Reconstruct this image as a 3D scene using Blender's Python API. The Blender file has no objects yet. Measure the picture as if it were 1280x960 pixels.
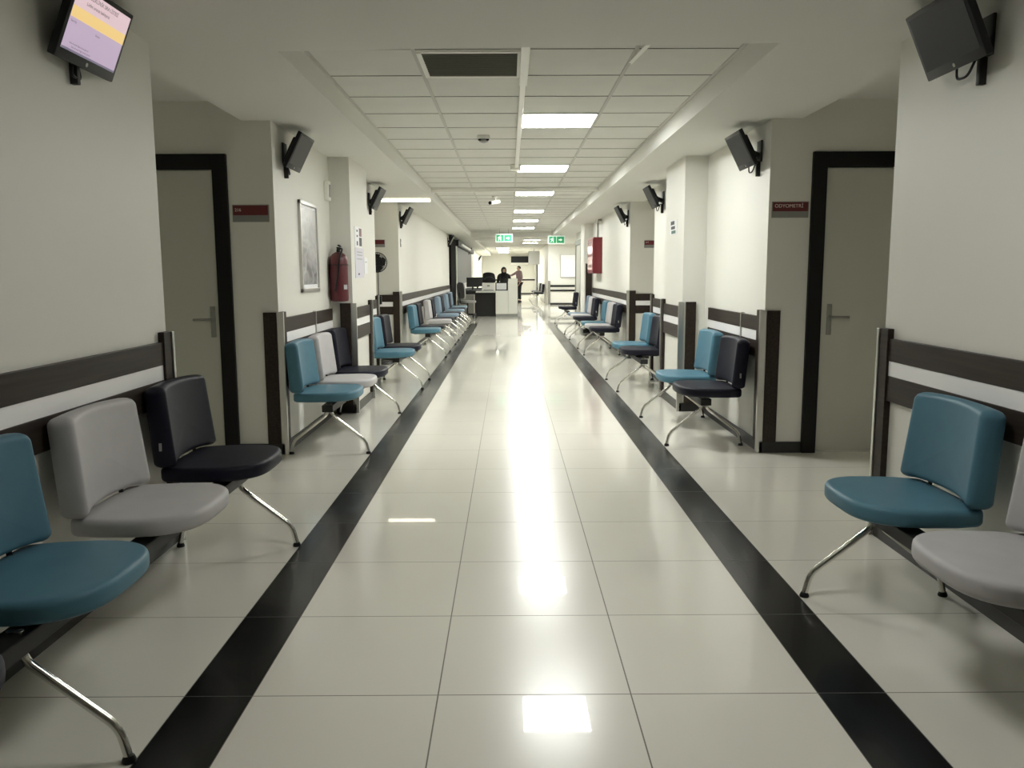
import bpy, bmesh, math, random
from mathutils import Vector, Matrix
random.seed(7)
PI = math.pi
S = bpy.context.scene
C = S.collection

# ------------------------------------------------------------------ materials
def mat(name, col, rough=0.5, metal=0.0, bump=0.0, bscale=60.0, var=0.0, vscale=6.0, emit=None, estr=0.0, spec=0.5, coat=0.0):
    m = bpy.data.materials.new(name); m.use_nodes = True
    nt = m.node_tree; b = nt.nodes['Principled BSDF']
    b.inputs['Base Color'].default_value = (*col, 1)
    b.inputs['Roughness'].default_value = rough
    b.inputs['Metallic'].default_value = metal
    b.inputs['Specular IOR Level'].default_value = spec
    b.inputs['Coat Weight'].default_value = coat
    tc = nt.nodes.new('ShaderNodeTexCoord')
    if var:
        n = nt.nodes.new('ShaderNodeTexNoise'); n.inputs['Scale'].default_value = vscale; n.inputs['Detail'].default_value = 5
        nt.links.new(tc.outputs['Object'], n.inputs['Vector'])
        r = nt.nodes.new('ShaderNodeValToRGB')
        r.color_ramp.elements[0].position = 0.3; r.color_ramp.elements[1].position = 0.7
        r.color_ramp.elements[0].color = tuple(max(0, c*(1-var)) for c in col)+(1,)
        r.color_ramp.elements[1].color = tuple(min(1, c*(1+var)) for c in col)+(1,)
        nt.links.new(n.outputs['Fac'], r.inputs['Fac']); nt.links.new(r.outputs['Color'], b.inputs['Base Color'])
    if bump:
        n2 = nt.nodes.new('ShaderNodeTexNoise'); n2.inputs['Scale'].default_value = bscale; n2.inputs['Detail'].default_value = 3
        nt.links.new(tc.outputs['Object'], n2.inputs['Vector'])
        bp = nt.nodes.new('ShaderNodeBump'); bp.inputs['Strength'].default_value = bump; bp.inputs['Distance'].default_value = 0.002
        nt.links.new(n2.outputs['Fac'], bp.inputs['Height']); nt.links.new(bp.outputs['Normal'], b.inputs['Normal'])
    if emit:
        b.inputs['Emission Color'].default_value = (*emit, 1); b.inputs['Emission Strength'].default_value = estr
    return m

def wood_mat(name, a, b_, rough=0.42):
    m = bpy.data.materials.new(name); m.use_nodes = True
    nt = m.node_tree; p = nt.nodes['Principled BSDF']
    tc = nt.nodes.new('ShaderNodeTexCoord'); mp = nt.nodes.new('ShaderNodeMapping')
    mp.inputs['Scale'].default_value = (30, 1.2, 30)
    nt.links.new(tc.outputs['Object'], mp.inputs['Vector'])
    n = nt.nodes.new('ShaderNodeTexNoise'); n.inputs['Scale'].default_value = 2.0; n.inputs['Detail'].default_value = 6
    nt.links.new(mp.outputs['Vector'], n.inputs['Vector'])
    r = nt.nodes.new('ShaderNodeValToRGB'); r.color_ramp.elements[0].position = .3; r.color_ramp.elements[1].position = .72
    r.color_ramp.elements[0].color = (*a, 1); r.color_ramp.elements[1].color = (*b_, 1)
    nt.links.new(n.outputs['Fac'], r.inputs['Fac']); nt.links.new(r.outputs['Color'], p.inputs['Base Color'])
    p.inputs['Roughness'].default_value = rough; p.inputs['Specular IOR Level'].default_value = .2
    return m

def floor_mat():
    m = bpy.data.materials.new('polished_porcelain'); m.use_nodes = True
    nt = m.node_tree; b = nt.nodes['Principled BSDF']; N = nt.nodes.new; L = nt.links.new
    tc = N('ShaderNodeTexCoord'); sx = N('ShaderNodeSeparateXYZ'); L(tc.outputs['Object'], sx.inputs[0])
    def math_(op, a, v=None, v2=None):
        n = N('ShaderNodeMath'); n.operation = op
        for i, q in enumerate((a, v, v2)):
            if q is None: continue
            if isinstance(q, (int, float)): n.inputs[i].default_value = q
            else: L(q, n.inputs[i])
        return n.outputs[0]
    X, Y = sx.outputs[0], sx.outputs[1]
    def near(c, w):      # 1 when |X-c| < w
        return math_('LESS_THAN', math_('ABSOLUTE', math_('SUBTRACT', X, c)), w)
    stripe = math_('MULTIPLY', math_('MAXIMUM', near(-0.908, .106), near(1.062, .106)), math_('LESS_THAN', Y, 21.63))
    fy = math_('ABSOLUTE', math_('SUBTRACT', math_('FRACT', math_('DIVIDE', math_('ADD', Y, -2.426+60.3), 0.6)), 0.5))
    gy = math_('LESS_THAN', fy, 0.0034)
    gx = math_('MAXIMUM', near(-0.226, .0022), near(0.374, .0022))
    ed = math_('MAXIMUM', math_('MAXIMUM', near(-1.014, .0016), near(-.802, .0016)), math_('MAXIMUM', near(.956, .0016), near(1.168, .0016)))
    grout = math_('MAXIMUM', math_('MAXIMUM', gy, gx), ed)
    # per-tile tone
    cx = math_('FLOOR', math_('DIVIDE', math_('ADD', X, .226), .6)); cy = math_('FLOOR', math_('DIVIDE', math_('ADD', Y, -2.426+60), .6))
    cmb = N('ShaderNodeCombineXYZ'); L(cx, cmb.inputs[0]); L(cy, cmb.inputs[1])
    wn = N('ShaderNodeTexWhiteNoise'); wn.noise_dimensions = '2D'; L(cmb.outputs[0], wn.inputs['Vector'])
    no = N('ShaderNodeTexNoise'); no.inputs['Scale'].default_value = 2.3; no.inputs['Detail'].default_value = 7; L(tc.outputs['Object'], no.inputs['Vector'])
    tone = math_('ADD', math_('MULTIPLY', wn.outputs['Value'], .35), math_('MULTIPLY', no.outputs['Fac'], .65))
    r = N('ShaderNodeValToRGB'); L(tone, r.inputs['Fac'])
    r.color_ramp.elements[0].color = (.74, .72, .645, 1); r.color_ramp.elements[1].color = (.80, .78, .70, 1)
    def mix(f, a, c):
        n = N('ShaderNodeMix'); n.data_type = 'RGBA'
        L(f, n.inputs[0])
        for i, q in ((6, a), (7, c)):
            if isinstance(q, tuple): n.inputs[i].default_value = (*q, 1)
            else: L(q, n.inputs[i])
        return n.outputs[2]
    base = mix(stripe, r.outputs['Color'], (.008, .008, .0085))
    gcol = mix(stripe, (.17, .16, .13), (.06, .06, .056))
    L(mix(grout, base, gcol), b.inputs['Base Color'])
    rough = math_('ADD', math_('MULTIPLY', grout, .3), .22)
    L(rough, b.inputs['Roughness'])
    b.inputs['Specular IOR Level'].default_value = .26
    keep = math_('SUBTRACT', 1.0, math_('MAXIMUM', grout, math_('MULTIPLY', stripe, .9)))
    L(math_('MULTIPLY', keep, .68), b.inputs['Coat Weight']); b.inputs['Coat Roughness'].default_value = .022; b.inputs['Coat IOR'].default_value = 1.45
    bp = N('ShaderNodeBump'); bp.inputs['Strength'].default_value = .25; bp.inputs['Distance'].default_value = .001; bp.invert = True
    L(grout, bp.inputs['Height']); L(bp.outputs[0], b.inputs['Normal'])
    return m

M = {}
M['wall'] = mat('ivory_wall_paint', (.70, .69, .635), .48, bump=.06, bscale=180)
M['ceil'] = mat('matt_white_ceiling', (.69, .685, .64), .8, bump=.04, bscale=120)
M['tile'] = mat('mineral_ceiling_tile', (.67, .665, .62), .85, bump=.25, bscale=260, var=.03, vscale=3)
M['tbar'] = mat('grey_tbar', (.50, .49, .45), .5)
M['gap'] = mat('dark_tile_joint', (.24, .235, .21), .8)
M['white'] = mat('white_plastic', (.88, .87, .82), .4)
M['wood'] = wood_mat('wenge_laminate', (.019, .013, .010), (.040, .029, .022), .45)
M['band'] = mat('white_laminate', (.93, .92, .93), .2, spec=.8)
M['skirt'] = mat('black_skirting', (.012, .011, .010), .4)
M['alu'] = mat('brushed_aluminium', (.62, .61, .58), .32, 1.0)
M['chrome'] = mat('chrome', (.62, .61, .57), .2, 1.0)
M['steel'] = mat('satin_steel', (.30, .295, .27), .38, 1.0)
M['black'] = mat('black_plastic', (.009, .009, .010), .45, spec=.3)
M['black2'] = mat('black_metal', (.018, .017, .016), .5, .3)
M['frame'] = mat('black_door_frame', (.006, .005, .0045), .5, spec=.25)
M['door'] = mat('grey_door_leaf', (.49, .49, .43), .45, bump=.03)
M['screen'] = mat('dark_screen', (.008, .008, .009), .4, spec=.25)
M['teal'] = mat('teal_leatherette', (.075, .185, .252), .45, spec=.3, bump=.18, bscale=420, var=.05, vscale=9)
M['navy'] = mat('navy_leatherette', (.009, .0095, .019), .5, spec=.22, bump=.18, bscale=420)
M['grey'] = mat('grey_leatherette', (.47, .46, .465), .5, spec=.3, bump=.18, bscale=420, var=.04, vscale=9)
M['sky'] = mat('slate_blue_leatherette', (.19, .26, .33), .5, spec=.3, bump=.18, bscale=420)
M['redsign'] = mat('dark_red_sign', (.115, .012, .014), .4)
M['greysign'] = mat('grey_sign', (.23, .235, .22), .45)
M['letter'] = mat('pale_lettering', (.70, .62, .58), .5)
M['ink'] = mat('dark_print', (.03, .03, .035), .6)
M['red'] = mat('extinguisher_red', (.085, .007, .012), .42, bump=.5, bscale=26)
M['redpaint'] = mat('red_enamel', (.17, .010, .018), .4)
M['green'] = mat('exit_green', (.02, .30, .13), .4, emit=(.02, .45, .19), estr=.10)
M['exitw'] = mat('exit_white', (.70, .80, .72), .4, emit=(.8, .95, .85), estr=.12)
M['panel'] = mat('light_diffuser', (.9, .9, .88), .5, emit=(.99, 1, .955), estr=59.0)
M['panel_dim'] = mat('dim_light_diffuser', (.9, .9, .88), .5, emit=(1, .99, .95), estr=17.0)  # same diffuser colour, only a weaker emission than the other panels
M['paper'] = mat('white_paper', (.80, .80, .82), .6)
M['lilac'] = mat('lilac_paper', (.62, .60, .68), .5)
M['pic'] = None
M['deskw'] = mat('white_desk_laminate', (.80, .80, .73), .35)
M['greyp'] = mat('grey_plastic', (.33, .33, .31), .5)
M['dgrey'] = mat('charcoal_fabric', (.05, .05, .052), .8)
M['skin'] = mat('skin', (.50, .32, .24), .55)
M['hair'] = mat('black_hair', (.012, .010, .009), .6)
M['blackcloth'] = mat('black_cloth', (.014, .013, .014), .85)
M['pinkcloth'] = mat('mauve_grey_shirt', (.30, .21, .23), .85)
M['trouser'] = mat('dark_trousers', (.02, .02, .023), .85)
M['shutter'] = mat('grey_slats', (.16, .16, .155), .5)
M['floor'] = floor_mat()

def pic_mat():
    m = bpy.data.materials.new('grey_landscape_print'); m.use_nodes = True
    nt = m.node_tree; b = nt.nodes['Principled BSDF']; N = nt.nodes.new; L = nt.links.new
    tc = N('ShaderNodeTexCoord'); mp = N('ShaderNodeMapping'); mp.inputs['Scale'].default_value = (2.4, 2.4, 4.2); mp.inputs['Rotation'].default_value = (0, .6, 0)
    L(tc.outputs['Object'], mp.inputs[0])
    n = N('ShaderNodeTexNoise'); n.inputs['Scale'].default_value = 2.2; n.inputs['Detail'].default_value = 8; n.inputs['Distortion'].default_value = 1.2
    L(mp.outputs[0], n.inputs['Vector'])
    sx = N('ShaderNodeSeparateXYZ'); L(tc.outputs['Object'], sx.inputs[0])
    a = N('ShaderNodeMapRange'); a.inputs[1].default_value = .18; a.inputs[2].default_value = .62; a.inputs[3].default_value = 0; a.inputs[4].default_value = .45
    L(sx.outputs[2], a.inputs[0])
    ad = N('ShaderNodeMath'); ad.operation = 'ADD'; L(n.outputs['Fac'], ad.inputs[0]); L(a.outputs[0], ad.inputs[1])
    r = N('ShaderNodeValToRGB'); L(ad.outputs[0], r.inputs[0])
    r.color_ramp.elements[0].position = .34; r.color_ramp.elements[0].color = (.13, .13, .14, 1)
    r.color_ramp.elements[1].position = .95; r.color_ramp.elements[1].color = (.66, .66, .66, 1)
    e = r.color_ramp.elements.new(.55); e.color = (.36, .36, .37, 1)
    L(r.outputs[0], b.inputs['Base Color']); b.inputs['Roughness'].default_value = .25
    return m
M['pic'] = pic_mat()

# ------------------------------------------------------------------ mesh helpers
def box(bm, x0, x1, y0, y1, z0, z1, bev=0.0, seg=2, mx=None):
    r = bmesh.ops.create_cube(bm, size=1.0)
    vs = r['verts']
    for v in vs:
        v.co = Vector((x0+(v.co.x+.5)*(x1-x0), y0+(v.co.y+.5)*(y1-y0), z0+(v.co.z+.5)*(z1-z0)))
    if bev:
        es = list({e for v in vs for e in v.link_edges})
        rr = bmesh.ops.bevel(bm, geom=es, offset=bev, segments=seg, affect='EDGES', profile=.5)
        vs = list({v for f in rr['faces'] for v in f.verts} | {v for v in vs if v.is_valid})
    if mx:
        for v in vs: v.co = mx @ v.co
    return bm

def frame_at(d):
    d = d.normalized(); a = Vector((0, 0, 1)) if abs(d.z) < .9 else Vector((1, 0, 0))
    n = d.cross(a).normalized(); return n, d.cross(n).normalized()

def tube(bm, pts, r, n=12, caps=True):
    pts = [Vector(p) for p in pts]; rings = []
    rs = r if isinstance(r, (list, tuple)) else [r]*len(pts)
    nrm = None
    for i, p in enumerate(pts):
        d = (pts[min(i+1, len(pts)-1)]-pts[max(i-1, 0)]).normalized()
        if nrm is None: nrm, _ = frame_at(d)
        nrm = (nrm-d*nrm.dot(d)).normalized(); bn = d.cross(nrm)
        rings.append([bm.verts.new(p+(nrm*math.cos(2*PI*k/n)+bn*math.sin(2*PI*k/n))*rs[i]) for k in range(n)])
    for a, b in zip(rings, rings[1:]):
        for k in range(n): bm.faces.new((a[k], a[(k+1) % n], b[(k+1) % n], b[k]))
    if caps:
        bm.faces.new(rings[0][::-1]); bm.faces.new(rings[-1])
    return bm

def smooth_path(pts, rad=.05, seg=6):
    """polyline with its inner corners rounded"""
    P = [Vector(p) for p in pts]; out = [P[0]]
    for a, b, c in zip(P, P[1:], P[2:]):
        u = (a-b); w = (c-b); t = min(rad, u.length*.48, w.length*.48)
        p0 = b+u.normalized()*t; p1 = b+w.normalized()*t
        for i in range(seg+1):
            s = i/seg; out.append(p0*(1-s)**2+b*2*s*(1-s)+p1*s*s)
    out.append(P[-1]); return out

def lathe(bm, prof, n=24, mx=None):
    rings = []
    for r, z in prof:
        rings.append([bm.verts.new(Vector((r*math.cos(2*PI*k/n), r*math.sin(2*PI*k/n), z))) for k in range(n)])
    for a, b in zip(rings, rings[1:]):
        for k in range(n): bm.faces.new((a[k], a[(k+1) % n], b[(k+1) % n], b[k]))
    bm.faces.new(rings[0][::-1]); bm.faces.new(rings[-1])
    if mx:
        for rg in rings:
            for v in rg: v.co = mx @ v.co
    return bm

def pad(bm, outline, th, r, fmap, crown=0.0, arc=4):
    """cushion: closed outline swept through its thickness with rounded rims; fmap(a,b,d) places it"""
    n = len(outline); ca = sum(p[0] for p in outline)/n; cb = sum(p[1] for p in outline)/n
    nor = []
    for i in range(n):
        x0, y0 = outline[i-1]; x1, y1 = outline[(i+1) % n]
        dx, dy = x1-x0, y1-y0; l = math.hypot(dx, dy) or 1; nor.append((-dy/l, dx/l))
    def ring(ins, k, d):
        vs = []
        for (a, b), (na, nb) in zip(outline, nor):
            a2, b2 = a+na*ins, b+nb*ins
            vs.append(bm.verts.new(fmap(ca+(a2-ca)*k, cb+(b2-cb)*k, d)))
        return vs
    R = []
    for k in (.25, .6, .88): R.append(ring(r, k, 0))
    for i in range(arc+1):
        t = i/arc*PI/2; R.append(ring(r*(1-math.sin(t)), 1, r*(1-math.cos(t))))
    for i in range(arc+1):
        t = PI/2-i/arc*PI/2; R.append(ring(r*(1-math.sin(t)), 1, th-r*(1-math.cos(t))))
    for k in (.95, .88, .75, .55, .3): R.append(ring(r, k, th+crown*(1-k*k)))
    for A, B in zip(R, R[1:]):
        for k in range(n): bm.faces.new((A[k], A[(k+1) % n], B[(k+1) % n], B[k]))
    c0 = bm.verts.new(fmap(ca, cb, 0)); c1 = bm.verts.new(fmap(ca, cb, th+crown))
    for k in range(n):
        bm.faces.new((c0, R[0][(k+1) % n], R[0][k])); bm.faces.new((c1, R[-1][k], R[-1][(k+1) % n]))
    return bm

def mesh_of(name, bm, m, smooth=None):
    bmesh.ops.recalc_face_normals(bm, faces=bm.faces[:])
    me = bpy.data.meshes.new(name); bm.to_mesh(me); bm.free()
    ms = m if isinstance(m, (list, tuple)) else [m]
    for q in ms: me.materials.append(q)
    if smooth:
        me.polygons.foreach_set('use_smooth', [True]*len(me.polygons))
        me.set_sharp_from_angle(angle=math.radians(smooth))
    return me

def link(name, data, parent=None):
    o = bpy.data.objects.new(name, data); C.objects.link(o)
    if parent: o.parent = parent
    return o

def obj(name, bm, m, parent=None, smooth=None, label=None):
    o = link(name, mesh_of(name, bm, m, smooth), parent)
    if label: o['label'] = label
    return o

def tag(o, label, cat, group=None, kind=None):
    o['label'] = label; o['category'] = cat
    if group: o['group'] = group
    if kind: o['kind'] = kind
    return o

def thing(name, label, cat, loc=(0, 0, 0), rz=0.0, group=None):
    o = link(name, None); o.location = loc; o.rotation_euler = (0, 0, rz); o.empty_display_size = .1
    return tag(o, label, cat, group)

def struct(name, bm=None, m=None, parent=None, loc=None):
    o = obj(name, bm, m, parent) if bm else link(name, None, parent)
    if loc: o.location = loc
    if parent is None: o['kind'] = 'structure'
    return o

def B(*a, **k):
    return box(bmesh.new(), *a, **k)

def text(name, body, size, m, parent, mx, align='LEFT', ext=.0006):
    cu = bpy.data.curves.new(name, 'FONT'); cu.body = body; cu.size = size; cu.extrude = ext; cu.align_x = align
    cu.materials.append(m)
    tmp = bpy.data.objects.new('tmp', cu); C.objects.link(tmp)
    me = bpy.data.meshes.new_from_object(tmp.evaluated_get(bpy.context.evaluated_depsgraph_get()))
    bpy.data.objects.remove(tmp); bpy.data.curves.remove(cu); me.name = name
    o = link(name, me, parent); o.matrix_local = mx
    return o

def axes_matrix(x, y, loc):
    x = Vector(x).normalized(); y = Vector(y).normalized(); z = x.cross(y)
    return Matrix(((x.x, y.x, z.x, loc[0]), (x.y, y.y, z.y, loc[1]), (x.z, y.z, z.z, loc[2]), (0, 0, 0, 1)))

LEFT, RIGHT = -PI/2, PI/2     # wall frames: local x runs along the wall, local y points out of it
XL, XR = -1.64, 1.82          # corridor wall planes
ZS, ZC = 2.35, 2.49           # soffit, tiled ceiling

# ------------------------------------------------------------------ setting: shell
struct('floor', B(-5, 7, -4, 53, -.2, 0), M['floor'])

def wall(name, *bx):
    bm = bmesh.new()
    for b in bx: box(bm, *b)
    return struct(name, bm, M['wall'])
D1L, D1R = 5.91, 5.90         # faces carrying the first doors
P0, P1 = 7.72, 8.64           # pillars
R2A, R2B = 10.30, 12.48       # second recesses
wall('wall_left', (-3.6, XL, -4, 3.96, 0, 2.7))
wall('wall_left', (-3.6, XL, D1L, R2A, 0, 2.7))
wall('wall_left', (XL-.02, -1.45, P0, P1, 0, ZS+.05))
wall('wall_left', (-3.6, XL, R2B, 53, 0, 2.7))
wall('wall_left', (-3.6, -3.2, 3.9, 6, 0, 2.7), (-3.6, -3.2, 10.2, 12.6, 0, 2.7))
wall('wall_right', (XR, 3.9, -4, 4.0, 0, 2.7))
wall('wall_right', (XR, 3.9, D1R, R2A+.2, 0, 2.7))
wall('wall_right', (1.61, XR+.02, P0, P1, 0, ZS+.05))
wall('wall_right', (XR, 3.9, R2B+.12, 22.6, 0, 2.7))
wall('wall_right', (1.63, XR+.02, 18.1, 19.0, 0, ZS+.05))
wall('wall_right', (3.5, 3.9, 3.9, 6, 0, 2.7), (3.5, 3.9, 10.4, 12.8, 0, 2.7))
wall('wall_right', (1.62, 7, 34.3, 53, 0, 2.7))
wall('wall_right', (6.4, 7, 22.5, 34.4, 0, 2.7))
wall('wall_back', (-3.6, 7, 52, 53, 0, 2.7))
wall('wall_front', (-3.6, 7, -4.4, -4, 0, 2.7))

# ceilings
struct('ceiling', B(-3.6, 7, -4, 53, ZC, 2.7), M['tile'])
bm = bmesh.new()      # lowered plaster round the tiled field, its near edge slightly out of square
for x0, x1, y0, y1 in ((-1.84, -1.095, -4, 52), (1.26, 2.03, -4, 24.4)):
    box(bm, x0, x1, y0, y1, ZS, ZC+.05)
v = [bm.verts.new(p) for p in ((-1.095, -4, ZS), (1.26, -4, ZS), (1.26, 4.00, ZS), (-1.095, 4.12, ZS), (-1.095, -4, ZC+.05), (1.26, -4, ZC+.05), (1.26, 4.00, ZC+.05), (-1.095, 4.12, ZC+.05))]
for f in ((3, 2, 1, 0), (4, 5, 6, 7), (0, 1, 5, 4), (1, 2, 6, 5), (2, 3, 7, 6), (3, 0, 4, 7)): bm.faces.new([v[i] for i in f])
struct('ceiling_soffit', bm, M['ceil'])
struct('ceiling_beam', B(-1.1, 6.4, 24.4, 27.0, ZS, ZC+.05), M['ceil'])
bm = bmesh.new()
for x in (-.51, .09, .69):
    box(bm, x-.011, x+.011, 4.02, 24.4, ZC-.006, ZC+.004)
box(bm, 1.236, 1.26, 4.0, 24.4, ZC-.006, ZC+.004); box(bm, -1.095, -1.075, 4.0, 24.4, ZC-.006, ZC+.004)
struct('ceiling_grid', bm, M['tbar'])
bm = bmesh.new()
ROWS = [4.03+.6*k for k in range(34)]
for y in ROWS:
    box(bm, -1.095, 1.26, y-.004, y+.004, ZC-.003, ZC+.004)
for y in [27.6+.6*k for k in range(40)]:
    box(bm, -1.095, 1.6, y-.006, y+.006, ZC-.004, ZC+.004)
struct('ceiling_joint', bm, M['gap'])
struct('ceiling_recess', B(-3.2, -1.84, 3.9, 12.6, 2.48, 2.6), M['ceil'])
struct('ceiling_recess', B(2.03, 3.5, 3.9, 12.9, 2.48, 2.6), M['ceil'])

# baseboards
def board(name, *bx):
    bm = bmesh.new()
    for b in bx: box(bm, *b, 0, .08)
    return struct(name, bm, M['skirt'])
t = .012
board('baseboard_left', (XL, XL+t, -4, 3.96), (XL, XL+t, D1L, P0), (XL, -1.45, P0-t, P0), (-1.45, -1.45+t, P0-t, P1), (XL, XL+t, P1, R2A), (XL, XL+t, R2B, 22.9))
board('baseboard_left', (-1.955, XL+t, D1L-t, D1L), (-3.2, -3.05, D1L-t, D1L), (-3.2, XL+t, R2B-t, R2B), (-3.2, XL, 3.96, 3.96+t), (-3.2, XL, R2A, R2A+t))
board('baseboard_right', (XR-t, XR, -4, 4.0), (XR-t, XR, D1R, P0), (1.61, XR, P0-t, P0), (1.61-t, 1.61, P0-t, P1), (XR-t, XR, P1, R2A+.2), (XR-t, XR, R2B+.12, 18.1), (1.63, XR, 18.1-t, 18.1), (1.63-t, 1.63, 18.1-t, 19.0), (XR-t, XR, 19, 22.6))
board('baseboard_right', (XR-t, 2.11, D1R-t, D1R), (3.32, 3.5, D1R-t, D1R), (XR-t, 3.5, R2B+.12-t, R2B+.12), (XR, 3.5, 4.0, 4.0+t), (XR, 3.5, R2A+.2, R2A+.2+t))
board('baseboard_right', (1.62, 6.4, 34.3-t, 34.3))
board('baseboard_back', (-1.64, 1.62, 52-t, 52))

# wall rails: wenge / white / wenge bands, posts and metal corner guards
TN = [0]
def rail(face, a0, a1, pos, post0=False, post1=False, joints=(), g0=False, g1=False):
    """face: 'L','R' (runs along y) or 'F' (faces the camera, runs along x); pos is the wall plane"""
    TN[0] += 1
    root = struct('trim_%d' % TN[0])
    sgn = {'L': 1, 'R': -1, 'F': -1}[face]
    def place(u0, u1, d0, d1, z0, z1, bev=.002):
        lo, hi = sorted((pos+sgn*d0, pos+sgn*d1))
        return B(u0, u1, lo, hi, z0, z1, bev=bev) if face == 'F' else B(lo, hi, u0, u1, z0, z1, bev=bev)
    obj('upper_rail', place(a0, a1, 0, .022, .88, .986), M['wood'], root)
    obj('white_band', place(a0, a1, 0, .018, .81, .88, 0), M['band'], root, label='white laminate band')
    obj('lower_rail', place(a0, a1, 0, .022, .69, .81), M['wood'], root)
    if post0: obj('post', place(a0, a0+.095, 0, .03, .08, 1.032), M['wood'], root)
    if post1: obj('post', place(a1-.095, a1, 0, .03, .08, 1.032), M['wood'], root)
    if g0: obj('corner_guard', place(a0-.012, a0+.012, -.012, .036, 0.0, 1.03), M['alu'], root, label='aluminium corner guard')
    if g1: obj('corner_guard', place(a1-.012, a1+.012, -.012, .036, 0.0, 1.03), M['alu'], root, label='aluminium corner guard')
    for j in joints: obj('joint_strip', place(j-.012, j+.012, 0, .028, .70, .995), M['alu'], root, label='thin metal joint strip')
    return root
rail('L', -4, 3.96, XL, post1=True, g1=True)
rail('L', D1L, 7.62, XL, post0=True, g0=True, joints=(6.95,))
rail('L', P0, P1, -1.45, post1=True, g0=True, g1=True)
rail('L', P1+.02, R2A, XL, post1=True, g1=True)
rail('L', R2B, 22.9, XL, post0=True, g0=True)
rail('R', -4, 4.0, XR, post1=True, g1=True)
rail('R', D1R, 7.50, XR, post0=True, g0=True, joints=(6.42,))
rail('R', P0, P1, 1.61, post1=True, g0=True, g1=True)
rail('R', P1+.02, R2A+.2, XR, post1=True, g1=True)
rail('R', R2B+.12, 18.0, XR, post0=True, g0=True)
rail('F', -2.75, XL, R2B, post1=True)
rail('F', XR, 2.4, R2B+.12, post0=True)
def lone_post(x0, x1, y, h=1.03):
    TN[0] += 1
    r = struct('trim_%d' % TN[0]); obj('post', B(x0, x1, y-.022, y, .08, h, bev=.002), M['wood'], r)
lone_post(-1.745, -1.652, D1L); lone_post(1.832, 1.925, D1R)
lone_post(-1.565, -1.470, P0); lone_post(1.640, 1.735, P0); lone_post(1.66, 1.80, 18.1, 1.5)

# doors
def door(n, x0, x1, y, hx, hd, ajar=0):
    r = struct('door_%d' % n)
    f = bmesh.new(); w = .1; top = 2.125
    box(f, x0-w, x0, y-.03, y+.02, 0, top, .004); box(f, x1, x1+w, y-.03, y+.02, 0, top, .004); box(f, x0, x1, y-.03, y+.02, 2.02, top, .004)
    obj('door_frame', f, M['frame'], r)
    leaf = obj('door_leaf', B(x0+.004, x1-.004, y-.012, y+.02, .018, 2.016, .003), M['door'], r)
    hb = bmesh.new(); box(hb, hx-.018, hx+.018, y-.021, y-.011, .855, 1.075, .004)
    tube(hb, smooth_path([(hx, y-.02, .985), (hx, y-.062, .985), (hx+hd*.125, y-.062, .983)], .02), .009, 10)
    lathe(hb, [(.007, 0), (.007, .003)], 12, Matrix.Translation((hx, y-.021, .89)) @ Matrix.Rotation(PI/2, 4, 'X'))
    obj('door_handle', hb, M['steel'], leaf, smooth=40, label='brushed metal lever handle')
door(1, -2.95, -2.055, D1L, -2.10, -1)
door(2, 2.212, 3.11, D1R, 2.272, 1)
door(3, -3.02, -2.20, R2B, -2.26, -1)
door(4, 2.52, 3.36, R2B+.12, 2.58, 1)
# glazed door frame at the far end of the hose cabinet wall
r = struct('door_5'); f = bmesh.new()
box(f, XR-.03, XR+.02, 20.9, 21.02, 0, 2.1, .004); box(f, XR-.03, XR+.02, 22.45, 22.62, 0, 2.1, .004); box(f, XR-.03, XR+.02, 20.9, 22.62, 2.02, 2.14, .004)
obj('door_frame', f, M['steel'], r); obj('door_leaf', B(XR-.012, XR+.02, 21.03, 22.44, .02, 2.01), M['door'], r)

# ------------------------------------------------------------------ waiting benches
def seat_outline():
    P = []; hw = .272; vr = .078; vs = .30; vf = .535
    for i in range(6):
        t = i/5*PI/2; P.append((-hw+.022+.05-.05*math.sin(t)-.0, vr+.05-.05*math.cos(t)))
    # side, gently widening, then the wide round front
    P.append((-hw+.006, .19))
    n = 26
    for i in range(n+1):
        t = PI-i/n*PI; c, s_ = math.cos(t), math.sin(t)
        P.append((hw*math.copysign(abs(c)**.62, c), vs+(vf-vs)*abs(s_)**.84))
    P.append((hw-.006, .19))
    for i in range(6):
        t = PI/2-i/5*PI/2; P.append((hw-.022-.05+.05*math.sin(t), vr+.05-.05*math.cos(t)))
    return P[::-1]
def back_outline():
    hw = .268; h = .360; P = []
    def arc(cx, cy, r, a0, a1, n=6):
        for i in range(n+1):
            a = a0+(a1-a0)*i/n; P.append((cx+r*math.cos(a), cy+r*math.sin(a)))
    arc(-hw+.028, .028, .028, 1.5*PI, PI)            # lower left
    for i in range(1, 5): P.append((-hw+.012*i/5, .028+(h-.083)*i/5))
    arc(-hw+.012+.036, h-.036, .036, PI, PI/2)
    for i in range(1, 8): P.append((-hw+.048+(2*hw-.096)*i/8, h+.006*math.sin(i/8*PI)))
    arc(hw-.012-.036, h-.036, .036, PI/2, 0)
    for i in range(1, 5): P.append((hw-.012+.012*i/5, h-.055-(h-.083)*i/5))
    arc(hw-.028, .028, .028, 0, -PI/2)
    for i in range(1, 12):                              # arched lower edge
        u = (hw-.028)*(1-2*i/12); P.append((u, .014*(1-(u/hw)**2)))
    return P[::-1]
SO, BO = seat_outline(), back_outline()
def f_seat(a, b, d): return Vector((a, b, .385+d+(b-.3)*.02))
def f_back(a, s, d):
    lean = -.10; t_ = d/.055; rear = .068+lean*s; front = .130+lean*s+.045*abs(a/.268)**2.2
    return Vector((a, rear+(front-rear)*t_, .447+s+d*.12))
def pmesh(name, outline, th, r, f, crown, m):
    return mesh_of(name, pad(bmesh.new(), outline, th, r, f, crown), m, 50)
SEATM, BACKM = {}, {}
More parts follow.
